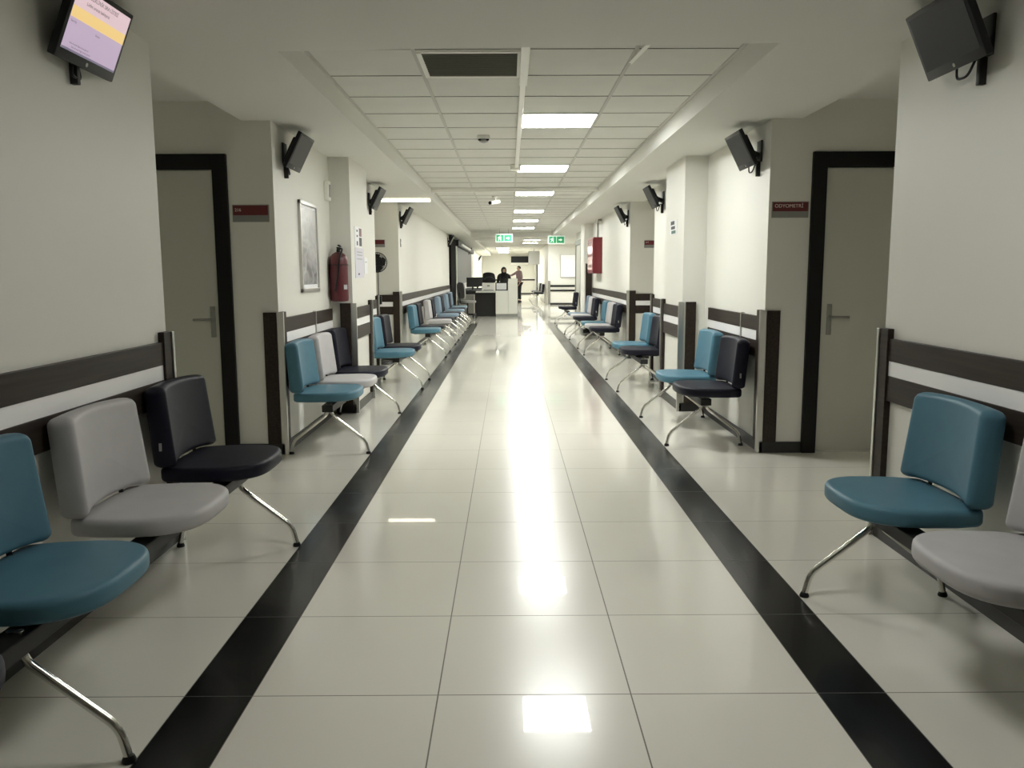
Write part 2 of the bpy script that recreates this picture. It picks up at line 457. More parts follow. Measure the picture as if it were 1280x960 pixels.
for c in ('teal', 'navy', 'grey', 'sky'):
    SEATM[c] = pmesh('seat_'+c, SO, .066, .020, f_seat, .006, M[c]); BACKM[c] = pmesh('backrest_'+c, BO, .055, .022, f_back, .003, M[c])
def bracket_mesh():
    bm = bmesh.new(); box(bm, -.09, .09, .22, .45, .366, .386, .003)
    for s in (-1, 1):
        tube(bm, smooth_path([(s*.13, .30, .378), (s*.13, .112, .374), (s*.13, .098, .47)], .03), .009, 8)
    return mesh_of('bracket', bm, M['black2'], 40)
BRK = bracket_mesh()
def leg_mesh(front):
    v = [(0, .345, .372), (0, .350, .292), (0, .592, .098), (0, .612, .012)] if front else [(0, .325, .372), (0, .320, .292), (0, .070, .098), (0, .052, .012)]
    return mesh_of('leg', tube(bmesh.new(), smooth_path(v, .035), .0125, 14), M['chrome'], 60)
LEGF, LEGR = leg_mesh(True), leg_mesh(False)
FOOT = mesh_of('foot', lathe(bmesh.new(), [(.018, 0), (.019, .006), (.015, .016), (.0125, .02)], 16), M['black'], 40)
TAGM = mesh_of('tag', B(-.002, .002, 0, .012, 0, .035, .0005), M['greyp'])
NAMES = {'teal': 'teal', 'navy': 'navy', 'grey': 'light grey', 'sky': 'slate blue'}
def bench(side, seats, legs, label, group=None, wall_x=None):
    """seats: list of (world y, colour); legs: world y of each leg pair"""
    rz = LEFT if side == 'L' else RIGHT; x = wall_x if wall_x is not None else (XL if side == 'L' else XR-.02)
    yc = sum(s[0] for s in seats)/len(seats); sg = -1 if side == 'L' else 1
    root = thing('waiting_bench', label, 'bench', (x, yc, 0), rz, group or 'upholstered waiting benches along the corridor')
    us = [sg*(y-yc) for y, _ in seats]; ul = [sg*(y-yc) for y in legs]
    lo, hi = min(us+ul)-.06, max(us+ul)+.06
    obj('beam', B(lo, hi, .295, .375, .315, .366, .004), M['black2'], root, label='black steel beam')
    for (y, c), u in zip(seats, us):
        s = link('seat', SEATM[c], root); s.location.x = u; s['label'] = NAMES[c]+' seat cushion'
        b = link('backrest', BACKM[c], root); b.location.x = u; b['label'] = NAMES[c]+' backrest'
        k = link('seat_bracket', BRK, s)
        if c == 'navy':
            tg = link('tag', TAGM, b); tg.location = (.266*(1 if side == 'L' else -1), .10, .53)
    for u in ul:
        for me, v in ((LEGF, .612), (LEGR, .052)):
            l = link('leg', me, root); l.location.x = u
            fo = link('foot', FOOT, l); fo.location = (0, v, 0)
    return root
bench('L', [(1.58, 'navy'), (2.33, 'teal'), (3.07, 'grey'), (3.84, 'navy')], (2.08, 3.86), 'long waiting bench with grey seat between teal and navy, under the lit monitor')
bench('L', [(6.14, 'teal'), (6.80, 'grey'), (7.44, 'navy')], (5.92, 7.65), 'teal, grey and navy waiting bench under the framed grey print')
bench('L', [(9.26, 'teal'), (9.97, 'navy')], (9.32, 10.18), 'teal and navy two-seat bench between pillar with notices and fan', wall_x=-1.60)
bench('L', [(13.0, 'teal'), (13.75, 'navy')], (12.95, 13.9), 'teal and navy bench just past the fan alcove', wall_x=-1.605)
bench('L', [(15.45, 'grey'), (16.2, 'navy')], (15.3, 16.3), 'grey and navy bench, second in the row past the fan alcove', wall_x=-1.605)
bench('L', [(17.7, 'sky'), (18.45, 'navy')], (17.6, 18.6), 'slate blue and navy bench, third in the row past the fan alcove', wall_x=-1.605)
bench('L', [(19.9, 'sky'), (20.65, 'navy')], (19.8, 20.8), 'slate blue and navy bench, fourth in the row past the fan alcove', wall_x=-1.605)
bench('L', [(21.95, 'sky')], (21.75, 22.3), 'single slate blue seat at the end of row beside black column')
bench('R', [(3.13, 'teal'), (2.39, 'grey'), (1.65, 'navy')], (3.2, 1.5), 'waiting bench with teal and grey seats under the big switched-off monitor')
bench('R', [(6.28, 'navy'), (7.03, 'teal')], (6.15, 7.38), 'navy and teal bench between grey door and pillar with exit sticker')
bench('R', [(9.42, 'navy'), (10.12, 'teal')], (9.0, 10.05), 'navy and teal bench half hidden by pillar with exit sticker')
bench('R', [(13.1, 'navy'), (13.85, 'grey'), (14.6, 'teal')], (13.1, 14.3), 'navy, grey and teal bench in front of the red hose cabinet')
bench('R', [(16.4, 'navy'), (17.15, 'grey'), (17.9, 'sky')], (16.2, 17.7), 'navy, grey and slate bench directly under the red hose cabinet', wall_x=1.80)
bench('R', [(21.3, 'navy')], (20.65, 21.5), 'lone navy seat beside the far grey door frame')

# ------------------------------------------------------------------ wall monitors
def monitor(side, y, vb, zb, label, lit=False, w=.385, h=.268, tilt=27, wx=None, yaw=0):
    x = wx if wx is not None else (XL if side == 'L' else XR)
    root = thing('wall_monitor', label, 'monitor', (x, y, 0), (LEFT if side == 'L' else RIGHT)+math.radians(yaw), 'monitors on tilting wall brackets')
    th = math.radians(tilt); e2 = Vector((0, math.sin(th), math.cos(th))); nn = Vector((0, math.cos(th), -math.sin(th)))
    o = Vector((0, vb, zb))
    mx = Matrix(((1, 0, 0, 0), (0, nn.y, e2.y, o.y), (0, nn.z, e2.z, o.z), (0, 0, 0, 1)))   # (u, depth, height)
    bm = box(bmesh.new(), -w/2, w/2, -.030, 0, 0, h, .005, 2, mx); box(bm, -w*.36, w*.36, -.062, -.028, h*.14, h*.82, .014, 2, mx)
    obj('housing', bm, M['black'], root, smooth=40)
    sm = obj('screen', box(bmesh.new(), -w/2+.020, w/2-.020, -.001, .0012, .036, h-.018, mx=mx), M['screen'], root, label='dark glossy screen' if not lit else 'lit screen')
    br = bmesh.new(); c = mx @ Vector((0, -.05, h*.5))
    box(br, -.05, .05, 0, .012, c.z-.10, c.z+.05, .002); tube(br, [(0, .006, c.z-.06), (0, c.y*.6, c.z-.035), (0, c.y, c.z)], .026, 12)
    box(br, -.05, .05, -.070, -.058, h*.22, h*.78, .002, mx=mx)
    box(br, -.012, .012, 0, .03, c.z-.20, c.z-.09, .003)
    obj('bracket', br, M['black2'], root, smooth=40)
    b0 = mx @ Vector((.04, -.03, 0.005)); b1 = mx @ Vector((-.03, -.03, .005))
    obj('cable', tube(bmesh.new(), smooth_path([b0, b0+Vector((.005, -.004, -.045)), b1+Vector((0, -.006, -.05)), b1+Vector((-.02, -.03, .03))], .03), .005, 8), M['black'], root, smooth=60)
    obj('badge', lathe(bmesh.new(), [(.008, 0), (.008, .001)], 16, mx @ Matrix.Translation((0, .0, .018)) @ Matrix.Rotation(-PI/2, 4, 'X')), M['steel'], root, label='small round maker badge')
    if lit:
        sm.data.materials.clear(); sm.data.materials.append(mat('lilac_screen', (.05, .05, .05), .3, emit=(.62, .47, .64), estr=.75))
        def strip(nm, u0, u1, z0, z1, m, d=.0018): return obj(nm, box(bmesh.new(), u0, u1, .0012, d, z0, z1, mx=mx), m, sm)
        ys = mat('yellow_screen_band', (.05, .05, .05), .3, emit=(.90, .62, .22), estr=.9)
        pk = mat('pink_screen_band', (.05, .05, .05), .3, emit=(.85, .62, .66), estr=.8)
        gs = mat('grey_screen_band', (.05, .05, .05), .3, emit=(.33, .28, .45), estr=.4)
        ti = mat('screen_text', (.04, .02, .04), .5)
        W = w/2-.020
        strip('header_band', -W, W, h-.085, h-.018, pk); strip('highlight_band', -W, W, h-.125, h-.085, ys); strip('task_bar', -W, W, .036, .044, gs)
        # screen text: local x axis reads towards decreasing u when seen from the corridor
        def tx(s, size, u, z):
            p = mx @ Vector((u, .0026, z)); text('lettering', s, size, ti, sm, axes_matrix((-1, 0, 0), e2, p), 'LEFT', 0)
        tx('POLİKLİNİK SIRA LİSTESİ', .019, W*.62, h-.042); tx('Lütfen sıranızı bekleyiniz', .017, W*.62, h-.066)
        tx('Sıra No', .012, W*.95, h-.142); tx('Doktor', .011, W*.05, h-.148)
        for k in range(2): tx('hasta adı soyadı bilgisi ekranda görünür', .0085, W*.8-.02*k, .062-.012*k)
    return root
monitor('L', 3.24, .055, 2.062, 'wall monitor showing a lit lilac and yellow screen', True, .43, .275, 22)
monitor('L', 6.22, .065, 2.052, 'dark monitor above the framed grey print')
monitor('L', 9.92, .06, 2.045, 'dark monitor between pillar with notices and fan alcove')
monitor('L', 12.72, .07, 2.035, 'dark monitor at the wall corner past the fan alcove')
monitor('L', 22.55, .06, 2.06, 'small dark monitor beside the black column')
monitor('L', 33.5, .06, 2.06, 'tiny dark monitor after the grey shutter')
monitor('L', 45.0, .06, 2.0, 'tiny dark monitor on white wall near the far end wall')
monitor('R', 3.28, .115, 2.062, 'big dark monitor on plain wall above the teal and grey seats', False, .42, .268, 24)
monitor('R', 6.14, .095, 2.045, 'dark monitor at the wall corner above navy and teal bench')
monitor('R', 9.92, .10, 2.05, 'dark monitor just beyond pillar with exit sticker')
monitor('R', 12.82, .08, 2.05, 'dark monitor at the start of the hose cabinet wall')

# ------------------------------------------------------------------ door signs
def door_sign(x0, x1, y, z0, z1, body, label, lit=None, ts=.030):
    r = thing('door_sign', label, 'sign', ((x0+x1)/2, y, z0), 0, 'red and grey room signs')
    hw = (x1-x0)/2; h = z1-z0; zm = h*.38
    obj('back_plate', B(-hw-.006, hw+.006, -.006, 0, -.006, h+.006, .001), M['steel'], r)
    obj('name_strip', B(-hw, hw, -.010, -.005, zm, h, .001), M['redsign'], r, label='dark red strip')
    obj('lower_strip', B(-hw, hw, -.009, -.005, 0, zm-.003, .001), M['greysign'], r, label='grey strip')
    text('lettering', body, ts, M['letter'], r, axes_matrix((1, 0, 0), (0, 0, 1), (-hw+.012, -.0105, zm+.026)))
door_sign(-1.925, -1.682, D1L, 1.668, 1.775, '216', 'dark red sign reading 216 beside the grey door')
door_sign(1.846, 2.092, D1R, 1.683, 1.783, 'ODYOMETRİ', 'dark red sign with long pale wording beside the grey door', ts=.034)
door_sign(-2.10, -1.845, R2B, 1.695, 1.795, '218', 'red room sign above the black fan')
door_sign(2.04, 2.29, R2B+.12, 1.675, 1.775, '219', 'dark room sign in alcove behind pillar with exit sticker')

# ------------------------------------------------------------------ left wall things
pf = thing('picture_frame', 'silver framed grey landscape print on the white wall', 'picture', (XL, 6.86, 1.155), LEFT)
bm = bmesh.new(); hw, hh = .295, .72
box(bm, -hw, hw, 0, .022, 0, .03, .003); box(bm, -hw, hw, 0, .022, hh-.03, hh, .003); box(bm, -hw, -hw+.03, 0, .022, 0, hh, .003); box(bm, hw-.03, hw, 0, .022, 0, hh, .003)
obj('frame', bm, M['alu'], pf)
obj('mat_board', B(-hw+.02, hw-.02, .002, .008, .02, hh-.02), M['paper'], pf, label='white mat board')
obj('print', B(-hw+.05, hw-.05, .008, .010, .06, hh-.05), M['pic'], pf, label='grey landscape print')

fe = thing('fire_extinguisher', 'red covered fire extinguisher hanging beside the pillar with notices', 'fire extinguisher', (-1.548, 7.618, 1.05), 0)
fe.scale = (1, 1, .92)
obj('cover', lathe(bmesh.new(), [(.060, 0), (.078, .004), (.082, .03), (.082, .40), (.076, .435), (.055, .465), (.03, .482), (.018, .486)], 28), M['red'], fe, smooth=50, label='crumpled dark red cover')
bm = bmesh.new(); lathe(bm, [(.016, .48), (.018, .50), (.014, .515), (.014, .525)], 16)
box(bm, -.011, .011, -.03, .05, .520, .532, .003); box(bm, -.010, .010, -.055, .05, .545, .555, .003, mx=Matrix.Rotation(-.12, 4, 'X'))
obj('valve', bm, M['black'], fe, smooth=40)
obj('hose', tube(bmesh.new(), smooth_path([(0, -.01, .51), (.045, -.03, .52), (.03, -.088, .44), (.01, -.094, .26), (-.02, -.094, .10)], .05), .009, 10), M['black'], fe, smooth=60)
bm = bmesh.new(); tube(bm, [(.087*math.cos(a*2*PI/30), .087*math.sin(a*2*PI/30), .36) for a in range(31)], .004, 6, False)
obj('strap', bm, M['black2'], fe)
obj('bracket', B(-.02, .02, .08, .102, .28, .50, .002), M['steel'], fe)
obj('tag', B(.055, .085, -.070, -.066, .12, .165), M['paper'], fe, label='white inspection tag')

ws = thing('wall_speaker', 'small pale box high on wall beside the pillar', 'wall box', (XL, 7.58, 1.95), LEFT)
obj('housing', B(-.05, .05, 0, .04, 0, .17, .006), M['white'], ws); obj('grille', B(-.035, .035, .04, .043, .03, .14, .001), M['greyp'], ws)
wp = thing('wall_plate', 'small grey wall plate at corner past the fan alcove', 'wall plate', (XL, 12.72, 1.70), LEFT)
obj('plate', B(-.04, .04, 0, .01, 0, .12, .003), M['greyp'], wp); obj('button', B(-.015, .015, .01, .014, .045, .075, .002), M['white'], wp)

# notices on the pillar
def notice(y0, y1, z0, z1, x, m, name, label, lines, mi, rz=LEFT):
    r = thing(name, label, 'notice', (x, (y0+y1)/2, z0), rz)
    hw = (y1-y0)/2; h = z1-z0
    obj('sheet', B(-hw, hw, 0, .004, 0, h), m, r)
    for ln in lines:
        u0, u1, a, b, mm = ln
        obj('print_block', B(u0*hw, u1*hw, .004, .005, a*h, b*h), mm, r)
    return r
notice(7.90, 8.28, 1.55, 1.745, -1.45, M['paper'], 'notice', 'white notice with dark red and black print on the pillar', [(-.9, -.2, .55, .95, M['redsign']), (-.9, -.2, .08, .5, M['ink']), (.2, .5, .1, .3, M['ink']), (.2, .5, .5, .6, M['ink']), (.2, .5, .75, .85, M['ink'])], 0)
notice(7.90, 8.36, 1.26, 1.545, -1.45, M['lilac'], 'notice_sheet', 'lilac sheet under the printed notice on the pillar', [(.1, .4, .10, .16, M['ink']), (-.6, .6, .85, .88, M['greyp']), (-.6, .6, .75, .78, M['greyp']), (-.6, .6, .62, .65, M['greyp'])], 0)
notice(8.38, 8.57, 1.30, 1.46, -1.45, M['paper'], 'paper_slip', 'small bright white slip beside the lilac sheet', [(-.6, .6, .7, .75, M['greyp'])], 0)
# exit sticker on the facing pillar
st = thing('exit_sticker', 'small green and white exit sticker on the pillar', 'sign', (1.61, 8.21, 1.665), RIGHT)
obj('plate', B(-.16, .16, 0, .005, 0, .14, .001), M['paper'], st)
for k, (z0, z1) in enumerate(((.01, .04), (.052, .082), (.095, .132))):
    obj('print_block', B(-.12+.03*k, .12-.02*(2-k), .005, .006, z0, z1), mat('sticker_green', (.03, .12, .07), .5) if k == 0 else M['ink'], st)

# pedestal fan in the alcove
fan = thing('pedestal_fan', 'black pedestal fan standing in the alcove', 'fan', (-1.885, 12.05, 0))
obj('base', lathe(bmesh.new(), [(.20, 0), (.205, .012), (.19, .03), (.06, .045), (.03, .06)], 32), M['black'], fan, smooth=40)
obj('pole', tube(bmesh.new(), [(0, 0, .05), (0, 0, .75), (0, 0, .751), (0, 0, 1.34)], [.018, .018, .013, .013], 14), M['steel'], fan, smooth=40)
bm = bmesh.new(); rot = Matrix.Translation((0, -.02, 1.46)) @ Matrix.Rotation(PI/2, 4, 'X')
lathe(bm, [(.05, -.14), (.065, -.12), (.07, -.04), (.055, .0)], 20, rot); box(bm, -.03, .03, -.02, .06, 1.32, 1.42, .008)
obj('motor', bm, M['black'], fan, smooth=40)
bm = bmesh.new()
for k in range(44):
    a = 2*PI*k/44
    for s in (1, -1):
        pts = [rot @ Vector((r*math.cos(a+.15*(r/.14)), r*math.sin(a+.15*(r/.14)), .04+s*z)) for r, z in ((.03, .055), (.07, .053), (.115, .035), (.14, 0))]
        tube(bm, pts, .0026, 4, False)
for rr, z in ((.14, .04), (.08, .092), (.08, -.012)):
    tube(bm, [rot @ Vector((rr*math.cos(a*2*PI/40), rr*math.sin(a*2*PI/40), z)) for a in range(41)], .006, 6, False)
lathe(bm, [(.045, .09), (.045, .10), (.02, .104)], 20, rot)
obj('grille', bm, M['black'], fan)
bm = bmesh.new()
for k in range(4):
    a = k*PI/2; q = rot @ Matrix.Rotation(a, 4, 'Z')
    vs = [bm.verts.new(q @ Vector(p)) for p in ((.03, -.02, .05), (.11, -.05, .06), (.125, .04, .03), (.08, .075, .02), (.03, .03, .03))]
    bm.faces.new(vs); vs2 = [bm.verts.new(v.co+(q.to_3x3() @ Vector((0, 0, .004)))) for v in vs]; bm.faces.new(vs2[::-1])
    for i in range(5): bm.faces.new((vs[i], vs[(i+1) % 5], vs2[(i+1) % 5], vs2[i]))
lathe(bm, [(.035, .02), (.035, .06), (.02, .07)], 16, rot)
obj('blades', bm, M['black'], fan)
obj('control_box', B(-.045, .045, -.05, .02, .86, .98, .008), M['black'], fan)

# ------------------------------------------------------------------ hose cabinet
hc = thing('hose_cabinet', 'red fire hose cabinet mounted on the white wall', 'hose cabinet', (XR, 16.86, 1.288), RIGHT)
obj('body', B(-.55, .55, 0, .17, 0, .70, .006), M['redpaint'], hc)
dr = obj('cabinet_door', B(-.53, .53, .17, .184, .02, .68, .004), M['redpaint'], hc)
obj('window', B(-.44, .44, .184, .187, .08, .62, .001), mat('pale_pink_glass', (.62, .40, .42), .15), dr, label='pale glazed window')
obj('latch', B(.45, .48, .184, .20, .30, .40, .003), M['chrome'], dr)
for z0 in (.12, .33, .54): obj('print_block', B(-.30, .30, .187, .188, z0, z0+.05), M['redsign'], dr)
pp = bmesh.new(); tube(pp, smooth_path([(-.42, .08, .70), (-.42, .08, .98), (-.60, .08, 1.02), (-.60, .02, 1.02)], .05), .022, 12)
obj('pipe', pp, M['steel'], hc, smooth=50); 
bm = bmesh.new(); tube(bm, [(-.25, .08, .70), (-.25, .08, 1.06)], .012, 10); obj('pipe', bm, M['white'], hc, smooth=50)

# ------------------------------------------------------------------ ceiling things
def light_panel(x, y, label, sx=.29, sy=.29, zc=ZC, grp='square ceiling light panels', m='panel'):
    r = thing('ceiling_light', label, 'ceiling light', (x, y, zc), 0, grp)
    f = bmesh.new(); w = .012
    for a in ((-sx, sx, -sy, -sy+w), (-sx, sx, sy-w, sy), (-sx, -sx+w, -sy, sy), (sx-w, sx, -sy, sy)): box(f, *a, -.008, .012)
    obj('frame', f, M['white'], r); obj('diffuser', B(-sx+w, sx-w, -sy+w, sy-w, -.006, .006), M[m], r, label='glowing white diffuser')
ORD = ['first', 'second', 'third', 'fourth', 'fifth', 'sixth']
for k, y in enumerate((6.73, 9.73, 12.73, 16.33, 19.33, 22.33)):
    light_panel(.39, y, 'square light panel in the tiled ceiling, %s counting from the dark vent' % ORD[k])
light_panel(.39, 2.55, 'dim light panel set in the plain plaster ceiling before the tiles', zc=ZS, m='panel_dim')
for k, y in enumerate((27.9, 30.3, 33.3)):
    light_panel(.85, y, 'light panel behind the ceiling beam, %s from the beam' % ORD[k])
for k, y in enumerate((40.3, 44.5, 48.5)):  # last panel of this row is added to brighten the end wall
    light_panel(-.30, y, 'light panel over the far floor, %s beyond the reception desk' % ORD[k], .29, .6)
light_panel(3.0, 29.0, 'light panel in the side hall by the whiteboard')
light_panel(3.6, 32.2, 'light panel close to the whiteboard wall')

vt = thing('ceiling_vent', 'dark square vent opening in the tiled ceiling', 'vent', (-.21, 4.955, ZC))
f = bmesh.new()
for a in ((-.29, .29, -.295, -.265), (-.29, .29, .265, .295), (-.29, -.262, -.29, .29), (.262, .29, -.29, .29)): box(f, *a, -.010, .01, .002)
obj('frame', f, M['white'], vt)
obj('core', B(-.263, .263, -.266, .266, -.002, .004), mat('dark_vent_core', (.11, .112, .088), .8), vt)
bm = bmesh.new()
for k in range(11): box(bm, -.262, .262, -.004, .004, -.010, .0, mx=Matrix.Translation((0, -.24+.048*k, 0)) @ Matrix.Rotation(.6, 4, 'X'))
obj('louvre', bm, mat('dark_louvre', (.13, .133, .105), .6), vt)

# cable ducts
dk = thing('cable_duct', 'white cable duct along the ceiling tiles, ending in small box', 'cable duct', (.09, 4.4, ZC))
obj('duct', B(-.018, .018, .12, 4.95, -.042, -.006, .003), M['white'], dk); obj('end_box', B(-.07, .05, 4.95, 5.10, -.060, -.006, .006), M['white'], dk)
obj('wide_duct', B(-.024, .024, -.12, .82, -.066, -.044, .003), M['white'], dk)
dk2 = thing('cable_duct', 'white cable duct running straight across the tiled ceiling', 'cable duct', (0, 11.9, 0))
obj('duct', box(bmesh.new(), -1.10, 1.255, -.02, .02, ZC-.054, ZC-.006, .003, 2, Matrix.Rotation(-.10, 4, 'Z')), M['white'], dk2)
ls = thing('led_strip', 'short bright strip light under the soffit in front of the fan alcove', 'strip light', (-1.45, 11.9, ZS))
obj('housing', B(-.36, .36, -.02, .025, -.012, 0, .002), M['white'], ls)
obj('diffuser', B(-.345, .345, -.022, .018, -.048, -.012, .006), mat('warm_strip_diffuser', (.9, .88, .8), .5, emit=(1, .93, .76), estr=6.0), ls, label='warm glowing diffuser')
for s in (-1, 1): obj('end_cap', B(min(s*.345, s*.36), max(s*.345, s*.36), -.024, .022, -.050, -.004, .002), M['white'], ls)
bt = thing('loose_strip', 'short pale strip of ceiling trim hanging by the tile edge', 'ceiling trim', (.70, 4.62, ZC))
obj('strip', box(bmesh.new(), -.013, .013, -.42, .35, -.006, .0, .001, 2, Matrix.Translation((0, 0, -.03)) @ Matrix.Rotation(.10, 4, 'X')), M['white'], bt)
sd = thing('smoke_detector', 'small square detector on tiles beside the first light panel', 'detector', (-.215, 7.46, ZC))
obj('base', B(-.055, .055, -.055, .055, -.030, 0, .006), M['white'], sd); obj('sensor', lathe(bmesh.new(), [(.035, -.034), (.04, -.050), (.015, -.060)], 20), M['greyp'], sd, smooth=40)
for s in (-1, 1): obj('lamp', lathe(bmesh.new(), [(.014, -.035), (.014, -.045), (.006, -.05)], 12, Matrix.Translation((s*.035, -.05, 0))), M['black'], sd)
cm = thing('ceiling_camera', 'small camera under the tiles beside the third light panel', 'camera', (-.21, 13.2, ZC))
obj('mount', lathe(bmesh.new(), [(.05, 0), (.05, -.015), (.015, -.03), (.015, -.07)], 16), M['white'], cm, smooth=40)
bm = bmesh.new(); tube(bm, [(.06, .06, -.075), (-.07, -.07, -.105)], .032, 14); obj('body', bm, M['white'], cm, smooth=40)
bm = bmesh.new(); tube(bm, [(-.07, -.07, -.105), (-.085, -.085, -.109)], .026, 14); obj('lens', bm, M['black'], cm, smooth=40)

def exit_sign(x, y, z, label, arrow):
    r = thing('exit_sign', label, 'exit sign', (x, y, z), 0, 'green hanging exit signs')
    w, h = .235, .115
    obj('box', B(-w, w, -.03, .03, -h, h, .008), M['exitw'], r)
    obj('picture_panel', B(-w+.03, -.008, -.034, -.03, -h+.03, h-.03, .001), M['green'], r); obj('arrow_panel', B(.008, w-.03, -.034, -.03, -h+.03, h-.03, .001), M['green'], r)
    def poly(nm, pts):
        bm = bmesh.new(); a = [bm.verts.new((px, -.0345, pz)) for px, pz in pts]; b = [bm.verts.new((px, -.0365, pz)) for px, pz in pts]
        bm.faces.new(a); bm.faces.new(b[::-1])
        for i in range(len(pts)): bm.faces.new((a[i], a[(i+1) % len(pts)], b[(i+1) % len(pts)], b[i]))
        obj(nm, bm, M['exitw'], r)
    cx = -.115
    poly('figure', [(cx-.05, -.06), (cx-.03, -.065), (cx-.005, -.02), (cx+.02, -.035), (cx+.015, -.07), (cx+.035, -.07), (cx+.042, -.02), (cx+.015, .015), (cx+.05, .01), (cx+.05, .025), (cx+.005, .045), (cx-.04, .035), (cx-.055, .0), (cx-.04, -.005), (cx-.025, .015), (cx-.02, -.01)])
    obj('figure', lathe(bmesh.new(), [(.014, 0), (.014, .002)], 14, Matrix.Translation((cx+.02, -.0345, .062)) @ Matrix.Rotation(PI/2, 4, 'X')), M['exitw'], r)
    a = arrow
    poly('arrow', [(.11+a*.05, 0), (.11, .045), (.11, .018), (.11-a*.05, .018), (.11-a*.05, -.018), (.11, -.018), (.11, -.045)])
    for s in (-1, 1): obj('hanger', tube(bmesh.new(), [(s*.12, 0, h), (s*.12, 0, ZC-z)], .005, 8), M['steel'], r)
exit_sign(-.13, 22.9, 2.245, 'green exit sign hanging over the reception desk', 1)
exit_sign(1.30, 22.9, 2.195, 'green exit sign hanging in front of the whiteboard wall', 1)

# ------------------------------------------------------------------ far end: reception
dsk = thing('reception_desk', 'white reception desk at the far end of the corridor', 'desk', (0, 25.0, 0))
bm = bmesh.new(); box(bm, -.40, .26, 0, .06, .08, .78, .006); obj('front_panel', bm, M['deskw'], dsk)
obj('plinth', B(-.39, .25, .02, .5, 0, .08), M['greyp'], dsk)
obj('end_panel', B(-.02, .26, -.01, .62, .08, 1.13, .006), M['deskw'], dsk)
obj('worktop', B(-1.00, -.02, .04, .70, .72, .76, .004), M['deskw'], dsk)
obj('side_panel', B(-1.00, -.40, .30, .34, .0, .72), M['black2'], dsk, label='black recessed panel')
obj('tall_rear_panel', B(-.40, -.02, .60, .64, .08, .95, .004), M['deskw'], dsk)
pr = thing('printer', 'white printer box on reception desk worktop', 'printer', (-.62, 25.36, .76))
obj('body', B(-.19, .19, -.16, .16, 0, .25, .012), M['white'], pr); obj('paper_tray', B(-.15, .15, -.20, -.15, .03, .05, .003), M['greyp'], pr); obj('panel', B(-.04, .04, -.165, -.16, .14, .19), M['greyp'], pr)
bg = thing('black_bag', 'black bag slumped on top of the white printer', 'bag', (-.60, 25.36, 1.01))
obj('body', pad(bmesh.new(), [(.21*math.cos(-a*2*PI/24), .11*math.sin(-a*2*PI/24)) for a in range(24)][::-1], .30, .07, lambda a, b, d: Vector((a*(1-.5*d)-.25*d*d, b*(1-d), d)), .02), M['blackcloth'], bg, smooth=60)
obj('strap', tube(bmesh.new(), smooth_path([(-.15, -.10, .10), (-.07, -.115, .18), (.07, -.115, .18), (.15, -.10, .10)], .06), .012, 8), M['dgrey'], bg, smooth=60)
ty = thing('document_tray', 'dark wire tray of papers on the reception desk', 'tray', (-.225, 25.22, .76))
bm = bmesh.new()
for a in ((-.18, .19, -.12, -.10, 0, .26), (-.18, -.16, -.12, .12, 0, .26), (.17, .19, -.12, .12, 0, .26), (-.18, .19, -.12, .12, 0, .02)): box(bm, *a, .004)
obj('tray', bm, M['black2'], ty); obj('papers', B(-.15, .15, -.135, -.121, .05, .24), M['paper'], ty)
oc = thing('office_chair', 'grey office chair on castors beside the reception desk', 'office chair', (-1.22, 24.45, 0), 2.2)
obj('seat', pad(bmesh.new(), [(.23*math.copysign(abs(math.cos(a))**.6, math.cos(a)), .22*math.copysign(abs(math.sin(a))**.6, math.sin(a))) for a in [2*PI*k/28 for k in range(28)]], .07, .025, lambda a, b, d: Vector((a, b, .44+d)), .01), M['greyp'], oc, smooth=50)
obj('backrest', pad(bmesh.new(), [(.21*math.copysign(abs(math.cos(a))**.6, math.cos(a)), .24*math.copysign(abs(math.sin(a))**.6, math.sin(a))) for a in [2*PI*k/28 for k in range(28)]], .05, .02, lambda a, b, d: Vector((a, .24-d+.1*b, .80+b)), .01), M['greyp'], oc, smooth=50)
obj('column', tube(bmesh.new(), [(0, 0, .10), (0, 0, .44)], .025, 12), M['black2'], oc, smooth=40)
for k in range(5):
    a = 2*PI*k/5; e = (.27*math.cos(a), .27*math.sin(a))
    l = obj('leg', tube(bmesh.new(), [(0, 0, .11), (e[0], e[1], .075)], [.022, .014], 10), M['black'], oc, smooth=40)
    obj('castor', lathe(bmesh.new(), [(.028, -.018), (.03, -.015), (.03, .015), (.028, .018)], 14, Matrix.Translation((e[0], e[1], .031)) @ Matrix.Rotation(PI/2, 4, 'X')), M['black'], l)
obj('back_bar', tube(bmesh.new(), smooth_path([(0, .05, .43), (0, .26, .43), (0, .26, .75)], .05), .016, 10), M['black2'], oc, smooth=50)
lc = thing('low_cabinet', 'low grey cabinet beyond the slate blue seats', 'cabinet', (-1.36, 26.7, 0))
obj('body', B(-.25, .25, -.22, .3, .03, .62, .006), M['greyp'], lc); obj('door', B(-.235, .235, -.236, -.22, .05, .60, .003), M['greyp'], lc); obj('plinth', B(-.23, .23, -.2, .28, 0, .03), M['black2'], lc)
kd = thing('counter', 'dark counter with screens under the grey shutter', 'counter', (-1.28, 29.6, 0))
obj('top', B(-.34, .34, -2.0, 3.0, .70, .74, .004), M['dgrey'], kd); obj('front', B(.28, .31, -1.9, 2.9, .05, .70), M['black2'], kd); obj('end_panel', B(-.33, .28, -1.95, -1.91, .0, .70), M['black2'], kd)
for k, (yy, xx, lb) in enumerate(((28.2, -1.22, 'black desktop screen on the dark counter, closest to shutter end'), (29.8, -1.12, 'black desktop screen further along the dark counter'))):
    q = thing('desktop_monitor', lb, 'monitor', (xx, yy, .74), .5)
    obj('screen', B(-.23, .23, -.02, .02, .10, .42, .006), M['black'], q); obj('stand', B(-.025, .025, .0, .03, .0, .16, .003), M['black'], q); obj('base', B(-.11, .11, -.07, .09, 0, .012, .003), M['black'], q)
